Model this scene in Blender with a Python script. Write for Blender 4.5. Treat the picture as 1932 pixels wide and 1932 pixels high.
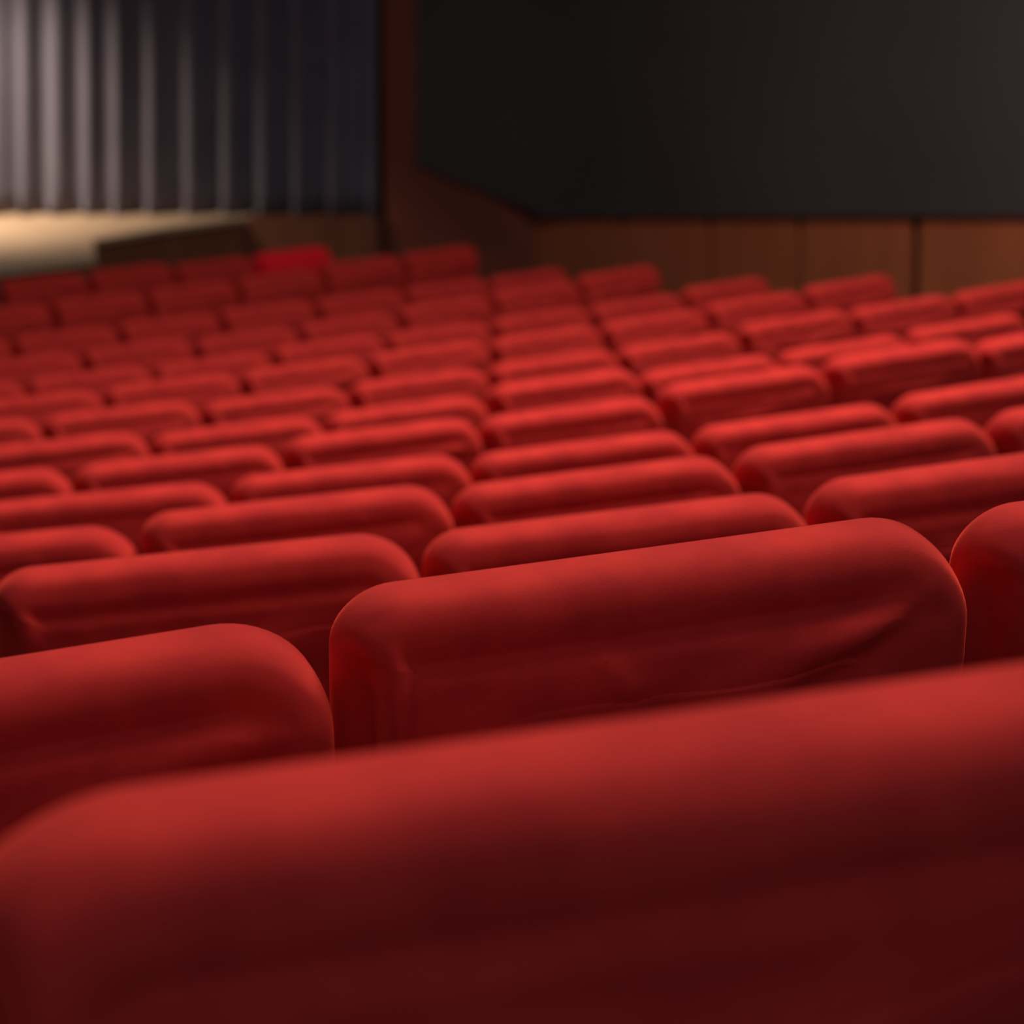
import bpy, math, random
from mathutils import Vector, Matrix, noise

for o in list(bpy.data.objects):
    bpy.data.objects.remove(o)
S = bpy.context.scene
COL = S.collection
rnd = random.Random(7)

# ---------------------------------------------------------------- camera
ZC = 2.90                                   # eye height above the lowest floor level
F_PX, PITCH, ROLL = 3625.13, 0.29668, -0.04017
cam_d = bpy.data.cameras.new('camera')
cam = bpy.data.objects.new('camera', cam_d)
COL.objects.link(cam)
cam_d.sensor_width = 36.0
cam_d.lens = F_PX / 1932.0 * 36.0
cam_d.clip_start = 0.05
cam_d.clip_end = 100
cam.matrix_world = (Matrix.Translation((0, 0, ZC)) @ Matrix.Rotation(math.pi / 2 - PITCH, 4, 'X')
                    @ Matrix.Rotation(ROLL, 4, 'Z'))
S.camera = cam
cam_d.dof.use_dof = True
cam_d.dof.focus_distance = 1.62
APERTURE = 0.0150
cam_d.dof.aperture_fstop = cam_d.lens / 1000.0 / APERTURE

# ---------------------------------------------------------------- world and lights
w = bpy.data.worlds.new('world'); S.world = w; w.use_nodes = True
bg = w.node_tree.nodes['Background']
bg.inputs[0].default_value = (0.50, 0.56, 0.78, 1)
bg.inputs[1].default_value = 0.16


def area_light(name, loc, target, size, power, color, size_y=None, spread=180):
    d = bpy.data.lights.new(name, 'AREA')
    d.energy = power; d.color = color; d.size = size
    if size_y:
        d.shape = 'RECTANGLE'; d.size_y = size_y
    d.spread = math.radians(spread)
    o = bpy.data.objects.new(name, d); COL.objects.link(o)
    o.location = loc
    o.rotation_euler = (Vector(target) - Vector(loc)).to_track_quat('-Z', 'Y').to_euler()
    return o


# house light in the ceiling over the middle rows
area_light('house_light', (1.3, 6.2, 6.2), (0.9, 4.6, 1.6), 2.0, 345, (1.0, 0.86, 0.74))
area_light('rim_fill_light', (1.0, 2.5, 6.4), (0.8, 1.9, 2.4), 1.4, 76, (1.0, 0.84, 0.72))  # added lamp without a known source, brightens the near seat rims
area_light('back_fill_light', (0.2, -1.6, 5.4), (0.4, 2.0, 2.3), 0.9, 11, (1.0, 0.88, 0.82))  # added fill from behind the camera, lifts the dark seat backs
# work light standing on the stage, just outside the left edge of the picture
area_light('stage_work_light', (-4.40, 14.15, 2.85), (-4.15, 14.80, 1.45), 0.6, 52, (1.0, 0.83, 0.68), spread=118)

vs = S.view_settings
S.display_settings.display_device = 'sRGB'
vs.view_transform = 'Standard'; vs.look = 'None'; vs.gamma = 1.0; vs.exposure = 0.0
vs.use_curve_mapping = False


# ---------------------------------------------------------------- materials
def mat(name, color, rough=0.8, spec=0.3, metal=0.0, sheen=0.0, sheen_tint=None, sheen_rough=0.4,
        color2=None, nscale=8.0, bump=0.0, bscale=200.0, stretch=None):
    m = bpy.data.materials.new(name); m.use_nodes = True
    nt = m.node_tree; b = nt.nodes['Principled BSDF']
    b.inputs['Base Color'].default_value = (*color, 1)
    b.inputs['Roughness'].default_value = rough
    b.inputs['Specular IOR Level'].default_value = spec
    b.inputs['Metallic'].default_value = metal
    if sheen:
        b.inputs['Sheen Weight'].default_value = sheen
        b.inputs['Sheen Roughness'].default_value = sheen_rough
        b.inputs['Sheen Tint'].default_value = (*(sheen_tint or (1, 1, 1)), 1)
    tc = nt.nodes.new('ShaderNodeTexCoord')
    src = tc.outputs['Object']
    if stretch:
        mp = nt.nodes.new('ShaderNodeMapping'); mp.inputs['Scale'].default_value = stretch
        nt.links.new(src, mp.inputs['Vector']); src = mp.outputs['Vector']
    if color2:
        n = nt.nodes.new('ShaderNodeTexNoise'); n.inputs['Scale'].default_value = nscale
        n.inputs['Detail'].default_value = 5
        nt.links.new(src, n.inputs['Vector'])
        r = nt.nodes.new('ShaderNodeValToRGB')
        r.color_ramp.elements[0].position = 0.35; r.color_ramp.elements[1].position = 0.68
        r.color_ramp.elements[0].color = (*color, 1); r.color_ramp.elements[1].color = (*color2, 1)
        nt.links.new(n.outputs['Fac'], r.inputs['Fac'])
        nt.links.new(r.outputs['Color'], b.inputs['Base Color'])
    if bump:
        n2 = nt.nodes.new('ShaderNodeTexNoise'); n2.inputs['Scale'].default_value = bscale
        n2.inputs['Detail'].default_value = 3
        nt.links.new(src, n2.inputs['Vector'])
        bp = nt.nodes.new('ShaderNodeBump'); bp.inputs['Strength'].default_value = bump
        bp.inputs['Distance'].default_value = 0.002
        nt.links.new(n2.outputs['Fac'], bp.inputs['Height'])
        nt.links.new(bp.outputs['Normal'], b.inputs['Normal'])
    return m


VELVET = mat('red_velvet', (0.46, 0.029, 0.027), 1.0, 0.05, sheen=0.9, sheen_rough=0.35, sheen_tint=(1.0, 0.09, 0.05),
             color2=(0.60, 0.040, 0.032), nscale=16, bump=0.10, bscale=420)
LIT_RED = mat('bright_lit_velvet', (1.0, 0.016, 0.030), 0.9, 0.1, sheen=1.0, sheen_tint=(1.0, 0.03, 0.05),
              color2=(1.0, 0.020, 0.035), nscale=6, bump=0.2, bscale=150)  # scarlet carries the strong light on one far seat back
SEATPAN = mat('black_plastic', (0.018, 0.018, 0.022), 0.5, 0.4, bump=0.2, bscale=300)
STEEL = mat('black_steel', (0.015, 0.015, 0.018), 0.45, 0.5, bump=0.1, bscale=90)
WOODARM = mat('dark_armrest_wood', (0.035, 0.014, 0.008), 0.45, 0.4, color2=(0.06, 0.024, 0.012), nscale=6,
              stretch=(6, 1, 6), bump=0.1, bscale=40)
CARPET = mat('dark_carpet', (0.020, 0.012, 0.014), 1.0, 0.05, color2=(0.032, 0.018, 0.018), nscale=30, bump=0.6, bscale=250)
CURTAIN = mat('grey_blue_drape', (0.130, 0.118, 0.140), 0.9, 0.15, sheen=0.3, sheen_tint=(0.8, 0.8, 1.0),
              color2=(0.110, 0.100, 0.122), nscale=3, bump=0.3, bscale=200)
STAGE = mat('beige_stage_floor', (0.46, 0.32, 0.20), 0.8, 0.2, color2=(0.40, 0.27, 0.165), nscale=2.5, bump=0.2, bscale=60)
WOOD = mat('brown_wood_panel', (0.43, 0.120, 0.048), 0.6, 0.25, color2=(0.37, 0.102, 0.040), nscale=2.2,
           stretch=(3, 3, 0.6), bump=0.2, bscale=30)
WOODDIM = mat('dimmed_fascia_wood', (0.22, 0.078, 0.038), 0.6, 0.2, color2=(0.18, 0.064, 0.030), nscale=2.2,
               stretch=(3, 3, 0.6), bump=0.2, bscale=30)  # brown wood with shade put into its colour, for stage front and skirting
WALLRED = mat('reddish_brown_paint', (0.22, 0.062, 0.036), 0.8, 0.15, color2=(0.18, 0.050, 0.029), nscale=2, bump=0.2, bscale=80)
SEAM = mat('dark_seam', (0.015, 0.012, 0.010), 0.9, 0.1, bump=0.1, bscale=50)
BLACKCLOTH = mat('charcoal_acoustic_cloth', (0.074, 0.066, 0.064), 1.0, 0.05, color2=(0.066, 0.058, 0.056), nscale=1.2,
                 bump=0.4, bscale=300)


# ---------------------------------------------------------------- helpers
def mesh(name, verts, faces, m, smooth=False):
    me = bpy.data.meshes.new(name)
    me.from_pydata([tuple(v) for v in verts], [], faces)
    me.materials.append(m)
    me.validate(); me.update()
    if smooth:
        me.polygons.foreach_set('use_smooth', [True] * len(me.polygons))
    return me


def link(name, me, parent=None):
    o = bpy.data.objects.new(name, me); COL.objects.link(o)
    if parent is not None:
        o.parent = parent
    return o


def struct(o):
    o['kind'] = 'structure'; return o


def fix_normals(me):
    import bmesh
    bm = bmesh.new(); bm.from_mesh(me)
    bmesh.ops.recalc_face_normals(bm, faces=bm.faces)
    bm.to_mesh(me); bm.free()
    return me


def rect_ring(hx, z0, z1, rt, rb, inset, n_c=14, n_e=(34, 14)):
    """closed outline of a rounded rectangle in (x, z), shrunk by inset, constant point count"""
    hx -= inset; z0 += inset; z1 -= inset
    rl, rt = rt if isinstance(rt, tuple) else (rt, rt)
    rl = max(rl - inset, 0.006); rt = max(rt - inset, 0.006); rb = max(rb - inset, 0.006)
    P = []

    def arc(cx, cz, r, a0, a1):
        for i in range(n_c + 1):
            a = a0 + (a1 - a0) * i / n_c
            P.append((cx + r * math.cos(a), cz + r * math.sin(a)))

    def edge(p, q, n):
        for i in range(1, n):
            t = i / n
            P.append((p[0] + (q[0] - p[0]) * t, p[1] + (q[1] - p[1]) * t))
    h = math.pi / 2
    arc(hx - rt, z1 - rt, rt, 0, h); edge(P[-1], (-hx + rl, z1), n_e[0])
    arc(-hx + rl, z1 - rl, rl, h, 2 * h); edge(P[-1], (-hx, z0 + rb), n_e[1])
    arc(-hx + rb, z0 + rb, rb, 2 * h, 3 * h); edge(P[-1], (hx - rb, z0), n_e[0])
    arc(hx - rb, z0 + rb, rb, 3 * h, 4 * h); edge(P[-1], (hx, z1 - rt), n_e[1])
    return P


def pad(name, hx, z0, z1, rt, rb, thick, edge_in, m, rear=None, front=None, p=2.4, crown=0.0, n_in=16, n_ed=8, shape=None):
    """upholstered slab in the x-z plane, thickness along y (rear at -y); rear/front are displacement functions"""
    rings = []                      # (outline, y, side, depth fraction)
    T = thick / 2
    for k in range(n_ed + 1):       # rear edge roll, from flank to rear face
        a = k / n_ed
        ins = edge_in * (1 - (1 - a ** p) ** (1 / p)) if a < 1 else edge_in
        rings.append((ins, -T * a, -1, 0))
    rear_rings = rings
    verts, faces = [], []

    def emit(ins, y, side, shrink):
        base = rect_ring(hx, z0, z1, rt, rb, ins)
        zc = (z0 + z1) / 2
        idx = []
        for (x, z) in base:
            x *= (1 - shrink); z = zc + (z - zc) * (1 - shrink)
            yy = y
            if side < 0 and rear:
                yy -= rear(x, z) * min(1.0, ins / edge_in if edge_in else 1)
            if side > 0 and front:
                yy += front(x, z) * min(1.0, ins / edge_in if edge_in else 1)
            zz = z + (crown * (1 - (x / hx) ** 2) * max(0, (z - z0) / (z1 - z0)) if crown else 0)
            v = (x, yy, zz)
            if shape:
                v = shape(*v)
            verts.append(v); idx.append(len(verts) - 1)
        return idx

    def join(a, b):
        n = len(a)
        for i in range(n):
            j = (i + 1) % n
            faces.append((a[i], a[j], b[j], b[i]))

    seq = []
    for side in (-1, 1):
        prev = None
        chain = []
        for k in range(n_ed + 1):
            a = k / n_ed
            t = math.sin(a * math.pi / 2)
            yy = T * t
            ins = edge_in * (1 - (1 - t ** p) ** (1 / p)) if t < 1 else edge_in
            chain.append(emit(ins, side * yy, side, 0))
        for k in range(1, n_in):
            chain.append(emit(edge_in, side * T, side, (k / n_in)))
        seq.append(chain)
        for a, b in zip(chain, chain[1:]):
            join(a, b)
        # centre
        zc = (z0 + z1) / 2
        yy = side * T
        if side < 0 and rear: yy -= rear(0, zc)
        if side > 0 and front: yy += front(0, zc)
        v = (0, yy, zc + (crown * .5 if crown else 0))
        if shape: v = shape(*v)
        verts.append(v)
        c = len(verts) - 1; last = chain[-1]
        for i in range(len(last)):
            faces.append((last[i], last[(i + 1) % len(last)], c))
    join(seq[0][0], seq[1][0])
    me = mesh(name, verts, faces, m, True)
    return fix_normals(me)


def box_mesh(name, boxes, m, bevel=0.004):
    import bmesh
    bm = bmesh.new()
    for (x0, x1, y0, y1, z0, z1) in boxes:
        r = bmesh.ops.create_cube(bm, size=1.0)
        for v in r['verts']:
            v.co = Vector(((x0 + x1) / 2 + v.co.x * (x1 - x0), (y0 + y1) / 2 + v.co.y * (y1 - y0), (z0 + z1) / 2 + v.co.z * (z1 - z0)))
    if bevel:
        bmesh.ops.bevel(bm, geom=bm.edges[:], offset=bevel, segments=2, affect='EDGES')
    me = bpy.data.meshes.new(name); bm.to_mesh(me); bm.free(); me.materials.append(m)
    return me


# ---------------------------------------------------------------- the seating plan: curved rows on a raked floor
PITCHW = 0.56
RX = [0.0728, 0.1259, 0.1529, 0.1702, 0.1849, 0.1869, 0.1992, 0.1932, 0.1862, 0.1856, 0.1752, 0.1582, 0.079, -0.4454]
RY = [0.683, 1.5384, 2.4304, 3.3538, 4.2994, 5.2789, 6.2672, 7.2623, 8.2694, 9.2643, 10.3384, 11.2864, 12.4283, 13.3107]
RT = [0.2943, 0.3071, 0.3172, 0.3318, 0.3503, 0.3738, 0.394, 0.4217, 0.4599, 0.4967, 0.5399, 0.5684, 0.5954, 0.6143]
RH = [0.302, 0.5014, 0.7243, 0.927, 1.1241, 1.2923, 1.4577, 1.5858, 1.6979, 1.8073, 1.8901, 1.9439, 1.9576, 1.9885]
RK = [0.0505, 0.0509, 0.0529, 0.0521, 0.0526, 0.0535, 0.0486, 0.0473, 0.0465, 0.0417, 0.0427, 0.0534, 0.0485, 0.0602]
# the seats themselves stand on slightly different curves than the steps
SX = [0.05, 0.1255, 0.1539, 0.1671, 0.1832] + RX[5:]
SY = [0.6782, 1.4907, 2.4814, 3.3868, 4.3509] + RY[5:]
ST = [0.2363, 0.2891, 0.2576, 0.2970, 0.3109] + RT[5:]
SK = [0.0505, -0.1019, 0.0950, 0.0900, 0.0800] + RK[5:]
RH[:5] = [0.295, 0.4945, 0.7549, 0.9540, 1.1553]
TOP = 0.90                                   # seat back height above its own step


def row_point(r, u, back=0.0, seat=False):
    th, k = (ST[r], SK[r]) if seat else (RT[r], RK[r])
    a = th + k * u
    x = (SX if seat else RX)[r] + (math.sin(a) - math.sin(th)) / k
    y = (SY if seat else RY)[r] - (math.cos(a) - math.cos(th)) / k
    return x + math.sin(a) * back, y - math.cos(a) * back, a


def row_floor(r):
    return ZC - RH[r] - TOP - 0.007


# side wall line, in plan
WA, WB = Vector((0.25, 13.70)), Vector((2.72, 9.97))
WD = (WB - WA).normalized()                  # towards the camera
WN = Vector((-WD.y, WD.x))                   # away from the seats
if WN.x < 0: WN = -WN
WC = WN.dot(WA)


def to_wall(r, back, u0=0.0):
    """largest u on row r before the side wall"""
    u = u0
    while u < 12:
        x, y, a = row_point(r, u, back)
        if WN.x * x + WN.y * y > WC - 0.02:
            return u
        u += 0.05
    return u


# ---------------------------------------------------------------- floor: one stepped slab
def build_floor():
    verts, faces = [], []
    N = 40
    BACK = 0.14
    lines = []
    for r in range(14):
        u1 = to_wall(r, BACK, -2)
        lines.append([row_point(r, -7 + (u1 + 7) * i / N, BACK)[:2] for i in range(N + 1)])
    # one step behind the nearest row, one flat floor in front of the last row
    first = [(x + 0.25, y - 1.1) for (x, y) in lines[0]]
    first[-1] = (first[-1][0] + .3, first[-1][1])
    last = []
    for i, (x, y) in enumerate(lines[-1]):
        last.append((x - 0.45, y + 3.2))
    lines = [first] + lines + [last]
    lv = [row_floor(0) + 0.27] + [row_floor(r) for r in range(14)]

    def vert(x, y, z):
        verts.append((x, y, z)); return len(verts) - 1
    for s in range(len(lines) - 1):
        z = lv[s]
        a = [vert(x, y, z) for x, y in lines[s]]
        b = [vert(x, y, z) for x, y in lines[s + 1]]
        for i in range(N):
            faces.append((a[i], a[i + 1], b[i + 1], b[i]))
        zl = lv[s + 1] if s + 1 < len(lv) else z - 0.2
        c = [vert(x, y, zl) for x, y in lines[s + 1]]
        for i in range(N):
            faces.append((b[i], b[i + 1], c[i + 1], c[i]))
    struct(link('floor', fix_normals(mesh('floor', verts, faces, CARPET))))


build_floor()


# ---------------------------------------------------------------- stage, walls, curtain
def prism(name, pts, z0, z1, m):
    n = len(pts)
    v = [(x, y, z0) for x, y in pts] + [(x, y, z1) for x, y in pts]
    f = [tuple(range(n))[::-1], tuple(range(n, 2 * n))] + [(i, (i + 1) % n, n + (i + 1) % n, n + i) for i in range(n)]
    return fix_normals(mesh(name, v, f, m))


Z_ST = ZC - 2.05
CUR_L, CUR_R = Vector((-6.2, 15.888)), Vector((-0.91, 14.50))
CD = (CUR_R - CUR_L).normalized()
CN = Vector((-CD.y, CD.x))                   # away from the camera

stage_pts = [(-7.2, 11.3), (-4.2, 12.25), (-3.35, 12.62), (-2.74, 12.95), (-2.93, 13.80), (-2.50, 14.25), (-1.90, 14.66),
             (-1.90, 15.2), (-6.3, 16.4), (-7.4, 16.0)]
struct(link('trim_1', prism('stage_floor', stage_pts, Z_ST - 0.04, Z_ST, STAGE)))
inner = [(-7.1, 11.36), (-4.2, 12.30), (-3.37, 12.67), (-2.79, 12.98), (-2.98, 13.80), (-2.54, 14.28), (-1.93, 14.70),
         (-1.95, 15.1), (-6.3, 16.3), (-7.3, 15.9)]
struct(link('trim_2', prism('stage_front', inner, 0.0, Z_ST - 0.04, WOODDIM)))

# brown fascia and walls: front wall below and beside the curtain
def wall_slab(name, a, b, z0, z1, t, m, shear=None):
    d = (b - a).normalized(); n = Vector((-d.y, d.x))
    if n.dot(Vector((0, 1))) < 0 and abs(n.y) > .1: n = -n
    return prism(name, [tuple(a), tuple(b), tuple(b + n * t), tuple(a + n * t)], z0, z1, m)


front = link('wall_front', wall_slab('wall_front', CUR_L + CN * 0.22, CUR_R + CN * 0.22 + CD * 0.1, 0.0, 5.2, 0.15, SEAM)); struct(front)


def quad_strip_panel(name, front_pts, thickness_dir, t, m):
    """solid polygon slab: front_pts is a planar 3D polygon"""
    n = len(front_pts)
    v = [Vector(p) for p in front_pts] + [Vector(p) + Vector(thickness_dir) * t for p in front_pts]
    f = [tuple(range(n)), tuple(range(n, 2 * n))[::-1]] + [(i, n + i, n + (i + 1) % n, (i + 1) % n) for i in range(n)]
    return fix_normals(mesh(name, v, f, m))


# skirting below the curtain (right of the stage) in brown wood boards
P0, P1 = Vector((-1.92, 14.62)), Vector((-0.93, 14.40))
struct(link('trim_3', prism('skirting', [tuple(P0), tuple(P1), (-0.90, 14.62), (-1.88, 14.86)], 0.0, 0.845, WOODDIM)))

# left part of the side wall: from the curtain edge to the corner; reddish paint
A0, A1 = Vector((-0.91, 14.50)), Vector((0.25, 13.70))
AD = (A1 - A0).normalized(); AN = Vector((-AD.y, AD.x))
LEAN = 0.0605                                  # the old boarding leans a little
wl = quad_strip_panel('wall_left_return', [(A0.x, A0.y, 0), (A1.x, A1.y, 0), (A1.x + .0, A1.y, 5.2), (A0.x + 0.06 * 4.35, A0.y - 0.0414 * 4.35, 5.2)],
                      (AN.x, AN.y, 0), 0.12, WALLRED)
struct(link('wall_corner', wl))

# right wall
B0 = Vector((0.25, 13.70)); B1 = WA + WD * 17.5
struct_right = link('wall_right', prism('wall_right', [tuple(B0 + WN * .03), tuple(B1 + WN * .03), tuple(B1 + WN * 0.2), tuple(B0 + WN * 0.2)], -0.2, 5.2, SEAM))
struct(struct_right)
SEAMS = [-0.02, 1.03, 1.93, 2.76, 3.72, 4.72, 5.7, 6.7, 7.7]


def low_edge(s):                              # height of the lower edge of the dark cloth along the wall
    return 0.910 + 0.0985 * s


def wood_panel_mesh(i, s0, s1):
    g0, g1 = (0.022, 0.026) if i != 3 else (0.022, 0.050)
    a = B0 + WD * (s0 + g0); b = B0 + WD * (s1 - g1)
    za, zb = low_edge(s0) + 0.05, low_edge(s1) + 0.05
    fl_a, fl_b = -0.1, -0.1
    return quad_strip_panel('wood_panel', [(a.x, a.y, fl_a), (b.x, b.y, fl_b), (b.x, b.y, zb), (a.x, a.y, za)], (WN.x, WN.y, 0), 0.028, WOOD)


for i in range(len(SEAMS) - 1):
    link('wood_panel', wood_panel_mesh(i, SEAMS[i], SEAMS[i + 1]), struct_right)

# outer walls beyond the left edge of the picture
LW = [Vector((-7.75, -3.0)), Vector((-7.75, 16.45)), CUR_L + CN * 0.22 - CD * 0.02]
struct(link('wall_left', prism('wall_left', [tuple(LW[0]), tuple(LW[1]), (-7.9, 16.6), (-7.9, -3.0)], 0.0, 5.2, WALLRED)))
struct(link('wall_far', prism('wall_far', [tuple(LW[1]), tuple(LW[2]), (LW[2].x + .04, LW[2].y + .15), (-7.75, 16.62)], 0.0, 5.2, WALLRED)))

# dark cloth covering above the boards: two planes meeting in the corner
def cloth_cover():
    path = []
    a, c, b = Vector((-0.583, 14.275)) - AN * 0.035, B0 - AN * 0.02 - WN * 0.02, B0 + WD * 9.0 - WN * 0.02
    ca, cb = c + (a - c).normalized() * 0.55, c + (b - c).normalized() * 0.55
    for k in range(6): path.append(a + (ca - a) * k / 6)
    for k in range(13):
        t = k / 12; path.append(ca * (1 - t) ** 2 + c * 2 * t * (1 - t) + cb * t * t)
    for k in range(1, 13): path.append(cb + (b - cb) * k / 12)
    def zlow(p):
        if (p - c).dot(WD) > 0.15: return low_edge((p - B0).dot(WD))
        q = max(0.0, min(1.0, (c.x + 0.10 - p.x) / (c.x + 0.10 - a.x)))
        return 0.925 + (1.238 - 0.925) * q
    V, Fc = [], []
    n = len(path)
    top_shift = Vector((0.063 * 3.3, -0.0434 * 3.3))
    for back in (0, 1):
        for k, p in enumerate(path):
            d = (path[min(k + 1, n - 1)] - path[max(k - 1, 0)]).normalized()
            nn = Vector((-d.y, d.x))
            if nn.dot(WN + AN) < 0: nn = -nn
            q = p + nn * 0.012 * back
            w_ = max(0, 1 - k / 6)
            V.append((q.x, q.y, zlow(p))); V.append((q.x + top_shift.x * w_, q.y + top_shift.y * w_, 5.1))
    for k in range(n - 1):
        Fc.append((2 * k, 2 * k + 2, 2 * k + 3, 2 * k + 1))
        m0 = 2 * n
        Fc.append((m0 + 2 * k + 1, m0 + 2 * k + 3, m0 + 2 * k + 2, m0 + 2 * k))
        Fc.append((2 * k, m0 + 2 * k, m0 + 2 * k + 2, 2 * k + 2))
        Fc.append((2 * k + 1, 2 * k + 3, m0 + 2 * k + 3, m0 + 2 * k + 1))
    Fc.append((0, 1, 2 * n + 1, 2 * n)); Fc.append((2 * n - 2, 4 * n - 2, 4 * n - 1, 2 * n - 1))
    o = link('acoustic_panel', fix_normals(mesh('acoustic_panel', V, Fc, BLACKCLOTH)))
    o['label'] = 'large charcoal acoustic cloth covering with cut corner above the brown wood wall panels'
    o['category'] = 'wall panel'
    return o


cloth_cover()


def curtain():
    L = (CUR_R - CUR_L).length
    nx, nz = 620, 24
    z0, z1 = Z_ST + 0.012, 5.0
    rr = random.Random(3)
    # irregular fold phases
    phases = [0.0]; s = 0
    knots = [0.0]
    while knots[-1] < L + .4:
        knots.append(knots[-1] + rr.choice([0.24, 0.29, 0.33, 0.27, 0.31]))
    amps = [rr.uniform(0.055, 0.090) for _ in knots]

    def wave(s):
        for i in range(len(knots) - 1):
            if knots[i] <= s < knots[i + 1]:
                t = (s - knots[i]) / (knots[i + 1] - knots[i])
                a = amps[i] * (1 - t) + amps[i + 1] * t
                return a * math.cos(2 * math.pi * t) + 0.007 * math.sin(2 * math.pi * 2 * t + i)
        return 0
    V, Fc = [], []
    for j in range(nz + 1):
        z = z0 + (z1 - z0) * j / nz
        for i in range(nx + 1):
            s = L * i / nx
            lean = (0.118 + (0.058 - 0.118) * max(0.0, (s - 2.5)) / (L - 2.5)) * (z - z0)   # drape hangs drawn aside
            y = wave(s) * (1 - 0.15 * j / nz) + 0.006 * noise.noise(Vector((s * 3, z * 1.2, 0)))
            p = CUR_L + CD * (s + lean) + CN * (y + 0.02)
            V.append((p.x, p.y, z + 0.006 * math.sin(s * 9) * (1 if j == 0 else 0)))
    for j in range(nz):
        for i in range(nx):
            a = j * (nx + 1) + i
            Fc.append((a, a + 1, a + nx + 2, a + nx + 1))
    me = mesh('stage_curtain', V, Fc, CURTAIN, True)
    o = link('stage_curtain', me)
    md = o.modifiers.new('cloth thickness', 'SOLIDIFY'); md.thickness = 0.006
    o['label'] = 'grey-blue pleated stage curtain hanging at the left behind the seats'
    o['category'] = 'curtain'


curtain()


# ---------------------------------------------------------------- seat meshes
def ridge(x, z, a, b, width, h):
    ax, az = a; bx, bz = b
    dx, dz = bx - ax, bz - az
    L2 = dx * dx + dz * dz
    t = max(0, min(1, ((x - ax) * dx + (z - az) * dz) / L2))
    px, pz = ax + dx * t, az + dz * t
    d = math.hypot(x - px, z - pz)
    return h * math.exp(-(d / width) ** 2) * (0.35 + 0.65 * math.sin(math.pi * min(1, max(0, t * .9 + .05))))


def z_(dz): return TOP - dz


BASE_RIDGES = {
    'hero': [((0.215, z_(0.056)), (0.09, z_(0.094)), 0.011, 0.0075), ((0.09, z_(0.098)), (-0.01, z_(0.112)), 0.013, 0.0040),
             ((-0.075, z_(0.058)), (-0.045, z_(0.112)), 0.010, 0.0045), ((0.20, z_(0.085)), (0.05, z_(0.14)), 0.012, -0.0055),
             ((-0.02, z_(0.12)), (0.05, z_(0.145)), 0.014, -0.006), ((-0.14, z_(0.085)), (0.0, z_(0.095)), 0.010, 0.0035),
             ((-0.240, z_(0.038)), (-0.240, z_(0.25)), 0.007, 0.0060), ((-0.224, z_(0.06)), (-0.226, z_(0.25)), 0.006, -0.004),
             ((-0.05, z_(0.060)), (0.2, z_(0.052)), 0.012, -0.0020), ((0.03, z_(0.085)), (0.16, z_(0.075)), 0.008, 0.0035)],
    'left': [((0.24, z_(0.10)), (0.10, z_(0.128)), 0.014, -0.009), ((0.21, z_(0.072)), (0.02, z_(0.105)), 0.014, 0.0055),
             ((-0.2, z_(0.066)), (0.12, z_(0.058)), 0.016, -0.0024), ((0.03, z_(0.125)), (-0.1, z_(0.15)), 0.012, 0.003),
             ((-0.1, z_(0.075)), (0.05, z_(0.09)), 0.010, 0.003)],
    'plain': [((-0.2, z_(0.070)), (0.2, z_(0.062)), 0.018, -0.0022), ((0.19, z_(0.09)), (-0.05, z_(0.11)), 0.014, 0.004),
              ((-0.18, z_(0.12)), (0.05, z_(0.10)), 0.012, 0.003)],
    'soft': [((-0.2, z_(0.072)), (0.2, z_(0.064)), 0.022, -0.002), ((-0.2, z_(0.10)), (0.1, z_(0.12)), 0.02, 0.003)],
    'crumpled': [((0.2, z_(0.07)), (0.0, z_(0.12)), 0.012, 0.005), ((-0.2, z_(0.08)), (-0.03, z_(0.13)), 0.012, -0.005),
                 ((-0.2, z_(0.068)), (0.2, z_(0.062)), 0.018, -0.002)],
}


def rear_fn(kind, seed):
    R = BASE_RIDGES[kind]

    def f(x, z):
        y = 0.0
        for a, b, wd, h in R:
            y += ridge(x, z, a, b, wd, h * 1.4)
        y += 0.0036 * noise.noise(Vector((x * 8 + seed * 7.3, z * 22, seed)))
        y += 0.0013 * noise.noise(Vector((x * 26 + z * 30 + seed, z * 45, seed * 2)))
        # upper part swells a little over the padding
        d = TOP - z
        y += 0.003 * math.exp(-((d - 0.03) / 0.03) ** 2)
        return y
    return f


TILT = math.radians(11)
BOW = -0.012


def recline(x, y, z):
    d = TOP - z                              # the back leans towards the row behind at its top
    bow = BOW * (1 - (x / 0.28) ** 2)         # gently bowed in plan
    x *= 1 - 0.030 * min(1.0, max(0.0, (d - 0.12) / 0.45))
    return (x, y + math.tan(TILT) * d + bow - BOW, z)


# (y, inset) from the front face over the edge to the rear face: above, the padding rolls over;
# at the flanks the narrower rear shell stands behind the wide front cushion
PROF_TOP = [(.058, .050), (.056, .032), (.048, .014), (.036, .004), (.022, 0), (.004, .0005), (-.014, .002), (-.030, .005), (-.044, .010),
            (-.055, .017), (-.063, .027), (-.068, .039), (-.069, .054)]
PROF_RIGHT = [(.058, .050), (.056, .032), (.048, .014), (.036, .004), (.022, 0), (.004, .0), (-.012, .0005), (-.027, .002), (-.040, .0045),
              (-.052, .009), (-.061, .017), (-.067, .030), (-.069, .050)]
PROF_SIDE = [(.058, .050), (.056, .032), (.048, .014), (.036, .004), (.022, 0), (.008, .001), (-.001, .010), (-.006, .022), (-.014, .0285),
             (-.034, .0295), (-.056, .031), (-.066, .038), (-.069, .056)]


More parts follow.
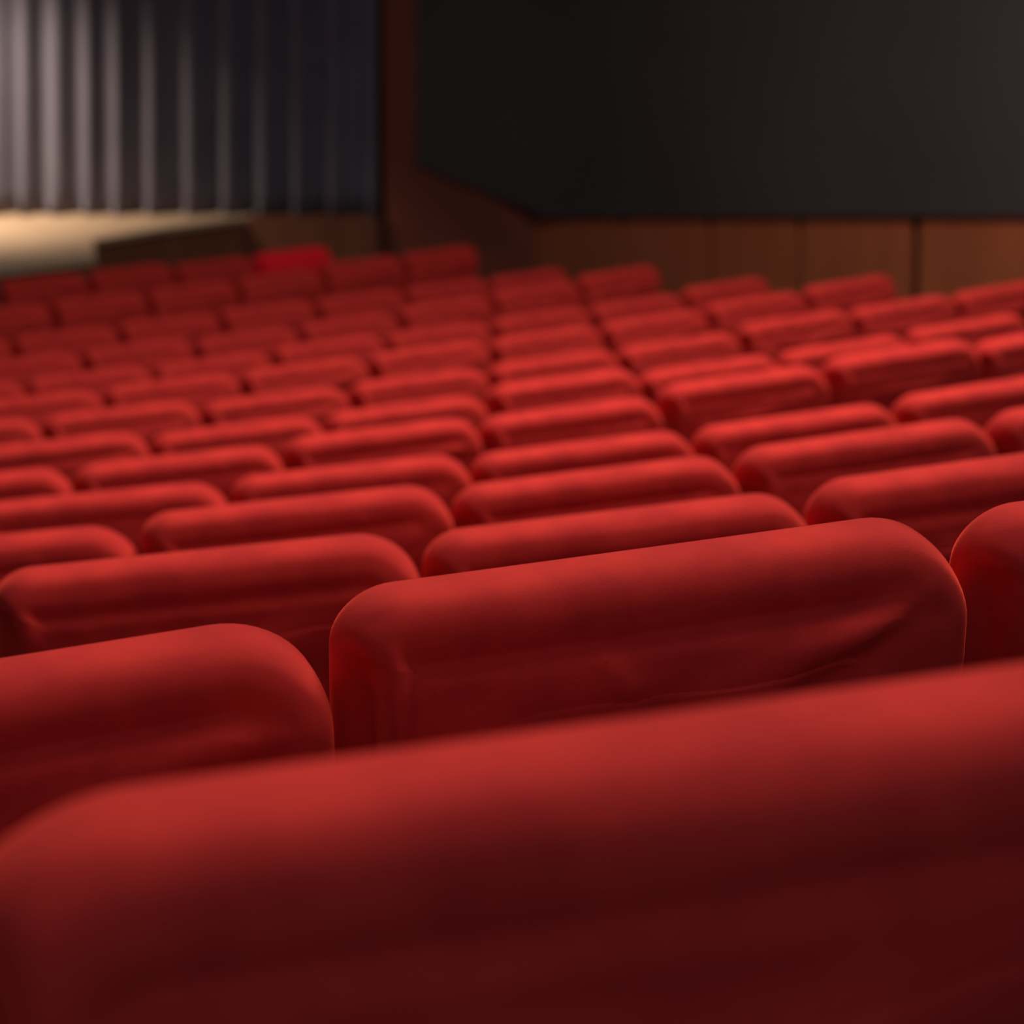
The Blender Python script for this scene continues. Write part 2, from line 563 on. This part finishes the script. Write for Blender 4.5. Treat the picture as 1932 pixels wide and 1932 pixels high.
def smooth_profile(P, n=3):
    out = []
    for i in range(len(P) - 1):
        p0, p1, p2, p3 = P[max(i - 1, 0)], P[i], P[i + 1], P[min(i + 2, len(P) - 1)]
        for k in range(n):
            t = k / n
            out.append(tuple(0.5 * (2 * b + (c - a) * t + (2 * a - 5 * b + 4 * c - d) * t * t + (3 * b - a - 3 * c + d) * t ** 3)
                             for a, b, c, d in zip(p0, p1, p2, p3)))
    out.append(P[-1])
    return out


def backrest_mesh(name, hx, z0, z1, rt, rb, m, rear, n_in=22, crown=0.004, grow=0.0, material=None):
    pt, pl, pr = smooth_profile(PROF_TOP), smooth_profile(PROF_SIDE), smooth_profile(PROF_RIGHT)
    base = rect_ring(hx, z0, z1, rt, rb, 0.0)
    n = len(base)
    verts, faces, chain = [], [], []

    def put(x, y, z):
        z = z + crown * (1 - (x / hx) ** 2) * max(0, (z - z0) / (z1 - z0))
        verts.append(recline(x, y * (1 + grow), z)); return len(verts) - 1
    for k in range(len(pt)):
        rt_ = rect_ring(hx, z0, z1, rt, rb, max(pt[k][1], 0))
        rl_, rr_ = rect_ring(hx, z0, z1, rt, rb, max(pl[k][1], 0)), rect_ring(hx, z0, z1, rt, rb, max(pr[k][1], 0))
        row = []
        for i in range(n):
            d = z1 - base[i][1]
            f = min(1.0, max(0.0, (d - 0.018) / 0.062)); f = f * f * (3 - 2 * f)
            g = min(1.0, max(0.0, 0.5 + base[i][0] / 0.16))
            ps = [(pl[k][0] * (1 - g) + pr[k][0] * g)]
            rs_x, rs_z = rl_[i][0] * (1 - g) + rr_[i][0] * g, rl_[i][1] * (1 - g) + rr_[i][1] * g
            x = rt_[i][0] * (1 - f) + rs_x * f
            z = rt_[i][1] * (1 - f) + rs_z * f
            y = pt[k][0] * (1 - f) + ps[0] * f
            y *= 0.70 + 0.30 * min(1.0, max(0.0, d / 0.12))
            if y < -0.03:
                y -= rear(x, z) * min(1.0, (-0.03 - y) / 0.03)
            row.append(put(x, y, z))
        chain.append(row)

    def interior(ring, side):
        co = [(verts[i][0], verts[i][2]) for i in ring]
        y_base = 0.058 if side > 0 else -0.069
        zc = (z0 + z1) / 2
        last, out = ring, []
        src = rect_ring(hx, z0, z1, rt, rb, 0.050 if side > 0 else 0.085)
        for k in range(1, n_in):
            q = k / n_in
            row = []
            for i in range(n):
                x0, zz0 = co[i]
                zz0 = zz0 - crown * (1 - (x0 / hx) ** 2) * max(0, (zz0 - z0) / (z1 - z0))
                x = x0 * (1 - q); z = zc + (zz0 - zc) * (1 - q)
                y_flat = y_base * (0.70 + 0.30 * min(1.0, max(0.0, (z1 - z) / 0.12)))
                y = y_flat - (rear(x, z) if side < 0 else -0.010 * math.sin(min(1, q * 2) * math.pi / 2))
                row.append(put(x, y, z))
            out.append(row)
        y = y_base - (rear(0, zc) if side < 0 else -0.010)
        return out, put(0, y, zc)

    def join(a, b):
        for i in range(n):
            k = (i + 1) % n
            faces.append((a[i], a[k], b[k], b[i]))
    for a, b in zip(chain, chain[1:]):
        join(a, b)
    for ring, side in ((chain[0], 1), (chain[-1], -1)):
        rows, c = interior(ring, side)
        prev = ring
        for row in rows:
            join(prev, row); prev = row
        for i in range(n):
            faces.append((prev[i], prev[(i + 1) % n], c))
    return fix_normals(mesh(name, verts, faces, m, True))


HX = 0.2768
back_me, panel_me = {}, {}
for kind, seed in (('hero', 1), ('left', 2), ('plain', 3), ('soft', 4), ('crumpled', 5)):
    rf = rear_fn(kind, seed)
    back_me[kind] = backrest_mesh('backrest', HX, 0.30, TOP, (0.052, 0.090), 0.05, VELVET, rf)

    def pshape(x, y, z):
        return recline(x, y - 0.069 * (0.70 + 0.30 * min(1.0, max(0.0, (TOP - z) / 0.12))) + 0.0040, z)
    panel_me[kind] = pad('back_panel', 0.205, 0.34, TOP - 0.094, 0.080, 0.04, 0.012, 0.011, VELVET,
                         rear=rf, p=1.7, n_in=20, n_ed=5, shape=pshape)


back_me['near'] = backrest_mesh('backrest', HX, 0.30, TOP, (0.085, 0.090), 0.05, VELVET, rear_fn('soft', 4))
panel_me['near'] = panel_me['soft']


def cush_shape(x, y, z):
    d = 0.70 - z
    return (x, y + 0.245 + 0.10 * d, z)


cushion_me = pad('seat_cushion', 0.226, 0.26, 0.70, 0.06, 0.05, 0.10, 0.035, VELVET, p=2.2, n_in=8, n_ed=6, shape=cush_shape,
                 front=lambda x, z: -0.004, rear=lambda x, z: 0.006 * (1 - (x / .24) ** 2))
side_me = box_mesh('side_frame', [(-0.010, 0.010, 0.20, 0.44, 0.30, 0.585), (-0.010, 0.010, 0.26, 0.40, 0.02, 0.31),
                                  (-0.010, 0.010, 0.18, 0.43, 0.0, 0.025)], STEEL, 0.003)
arm_me = box_mesh('armrest', [(-0.013, 0.013, 0.19, 0.46, 0.585, 0.622)], WOODARM, 0.007)
hinge_me = box_mesh('hinge_bar', [(-0.25, 0.25, 0.215, 0.240, 0.315, 0.345)], STEEL, 0.004)


def make_seat(kind):
    root = bpy.data.objects.new('cinema_seat', None); COL.objects.link(root)
    root.empty_display_size = 0.1
    link('backrest', back_me[kind], root)
    link('back_panel', panel_me[kind], root)
    link('seat_cushion', cushion_me, root)
    link('hinge_bar', hinge_me, root)
    for s in (-1, 1):
        a = link('side_frame', side_me, root); a.location = (0.243 * s, 0, 0)
        b = link('armrest', arm_me, root); b.location = (0.243 * s, 0, 0)
    return root


def copy_seat(src, kind):
    r = src.copy(); COL.objects.link(r)
    for ch in list(src.children):
        c = ch.copy(); COL.objects.link(c); c.parent = r
        if ch.name.startswith('backrest'): c.data = back_me[kind]
        if ch.name.startswith('back_panel'): c.data = panel_me[kind]
    return r


SPAN = [(0, 0), (-1, 1), (-1, 1), (-2, 2), (-2, 2), (-3, 3), (-3, 3), (-4, 4), (-4, 3), (-5, 2), (-5, 1), (-6, 0), (-6, -1), (-5, -2)]
TWEAK = {(1, -1): (0.0, -0.01), (1, 0): (-0.004, 0.003), (2, -1): (0.003, 0.001), (2, 0): (0.006, -0.007), (3, -2): (0.0, -0.005),
         (3, -1): (0.006, 0.007), (3, 0): (0.009, -0.005), (3, 1): (0.001, -0.001), (4, -1): (0.008, 0.002), (4, 0): (0.002, -0.007),
         (4, 1): (0.009, -0.009), (5, -3): (0.0, -0.002), (5, -2): (0.0, -0.009), (5, -1): (0.007, -0.002), (5, 0): (0.001, -0.013),
         (5, 1): (-0.010, 0.010), (5, 2): (-0.010, 0.021), (6, -3): (0.0, 0.010), (6, -2): (0.007, -0.009), (6, -1): (0.008, -0.011),
         (6, 0): (0.006, 0.011), (6, 1): (-0.009, -0.012), (6, 2): (0.004, -0.012), (6, 3): (0.0, -0.003), (7, -4): (0.0, 0.010),
         (7, -3): (0.001, 0.005), (7, -2): (0.009, -0.013), (7, -1): (-0.001, -0.011), (7, 0): (-0.006, -0.010), (7, 1): (0.003, -0.012),
         (7, 2): (0.001, 0.010), (7, 3): (-0.003, 0.004), (8, -3): (-0.003, 0.001), (8, -2): (0.006, -0.004), (8, -1): (0.005, -0.002),
         (8, 0): (-0.008, -0.009), (8, 1): (0.0, -0.008), (8, 2): (-0.007, 0.007), (8, 3): (-0.001, 0.017), (9, -3): (-0.008, -0.009),
         (9, -2): (-0.008, 0.002), (9, -1): (0.006, -0.007), (9, 0): (-0.002, -0.006), (9, 1): (-0.006, -0.012), (9, 2): (0.008, 0.004),
         (10, -3): (0.004, -0.016), (10, -2): (0.006, -0.015), (10, -1): (0.006, 0.002), (10, 0): (-0.006, 0.016), (10, 1): (-0.006, 0.030),
         (11, -4): (-0.004, 0.002), (11, -3): (-0.004, 0.003), (11, -2): (-0.003, -0.005), (11, -1): (0.006, -0.012), (11, 0): (0.0, -0.022),
         (12, -5): (0.006, 0.004), (12, -2): (0.0, 0.019), (12, -1): (-0.006, 0.016), (13, -5): (0.0, 0.009), (13, -4): (-0.005, 0.009),
         (13, -3): (-0.003, -0.012), (13, -2): (0.006, -0.020)}
ORD = ['first', 'second', 'third', 'fourth', 'fifth', 'sixth', 'seventh', 'eighth', 'ninth', 'tenth', 'eleventh', 'twelfth', 'thirteenth', 'fourteenth']
SPECIAL = {(0, 0): 'largest red velvet cinema seat, blurred, its back filling the bottom of the picture',
           (1, 0): 'sharply focused red velvet cinema seat with wrinkled back, just above the large blurred one',
           (1, -1): 'sharply focused red velvet cinema seat cut off by the left edge of the picture',
           (1, 1): 'red velvet cinema seat cut off at right, next to the sharp wrinkled seat',
           (13, -2): 'cinema seat with its brightly lit back painted scarlet, last of the farthest row before the brown wall'}
proto = None
bright_seat = None
for r in range(14):
    j0, j1 = SPAN[r]
    for j in range(j0, j1 + 1):
        kind = {(1, 0): 'hero', (1, -1): 'left', (0, 0): 'near'}.get((r, j)) or rnd.choice(['plain', 'soft', 'crumpled', 'left'])
        if proto is None:
            proto = seat = make_seat(kind)
        else:
            seat = copy_seat(proto, kind)
        du, dh = TWEAK.get((r, j), (0.0, 0.0))
        x, y, a = row_point(r, j * PITCHW + du * 0.12, 0.0, True)
        seat.location = (x, y, row_floor(r))
        # heights differ a little from seat to seat: the back slides on its frame
        for ch in seat.children:
            if ch.name.startswith(('backrest', 'back_panel')):
                ch.location.z = dh
        seat.rotation_euler = (0, 0, a)
        n = j1 - j0 + 1
        idx = j - j0
        if (r, j) in SPECIAL:
            lab = SPECIAL[(r, j)]
        else:
            pos = 'leftmost' if idx == 0 else ('rightmost' if idx == n - 1 else ORD[idx] + ' from left')
            lab = 'red velvet cinema seat, %s in the %s row from the camera' % (pos, ORD[r])
        seat['label'] = lab
        seat['category'] = 'seat'
        seat['group'] = 'red velvet cinema seats in curved rows'
        if (r, j) == (13, -2):
            bright_seat = seat

# added scarlet shell whose colour stands for strong light on the last far seat
lit_shell_me = backrest_mesh('lit_back_shell', HX + 0.002, 0.56, TOP + 0.010, (0.054, 0.092), 0.02, LIT_RED,
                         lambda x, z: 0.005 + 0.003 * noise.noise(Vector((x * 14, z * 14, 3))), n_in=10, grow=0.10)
cv = link('lit_back_shell', lit_shell_me, bright_seat)
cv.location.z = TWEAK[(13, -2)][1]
cv['label'] = 'added scarlet shell painting the bright light on the seat back'
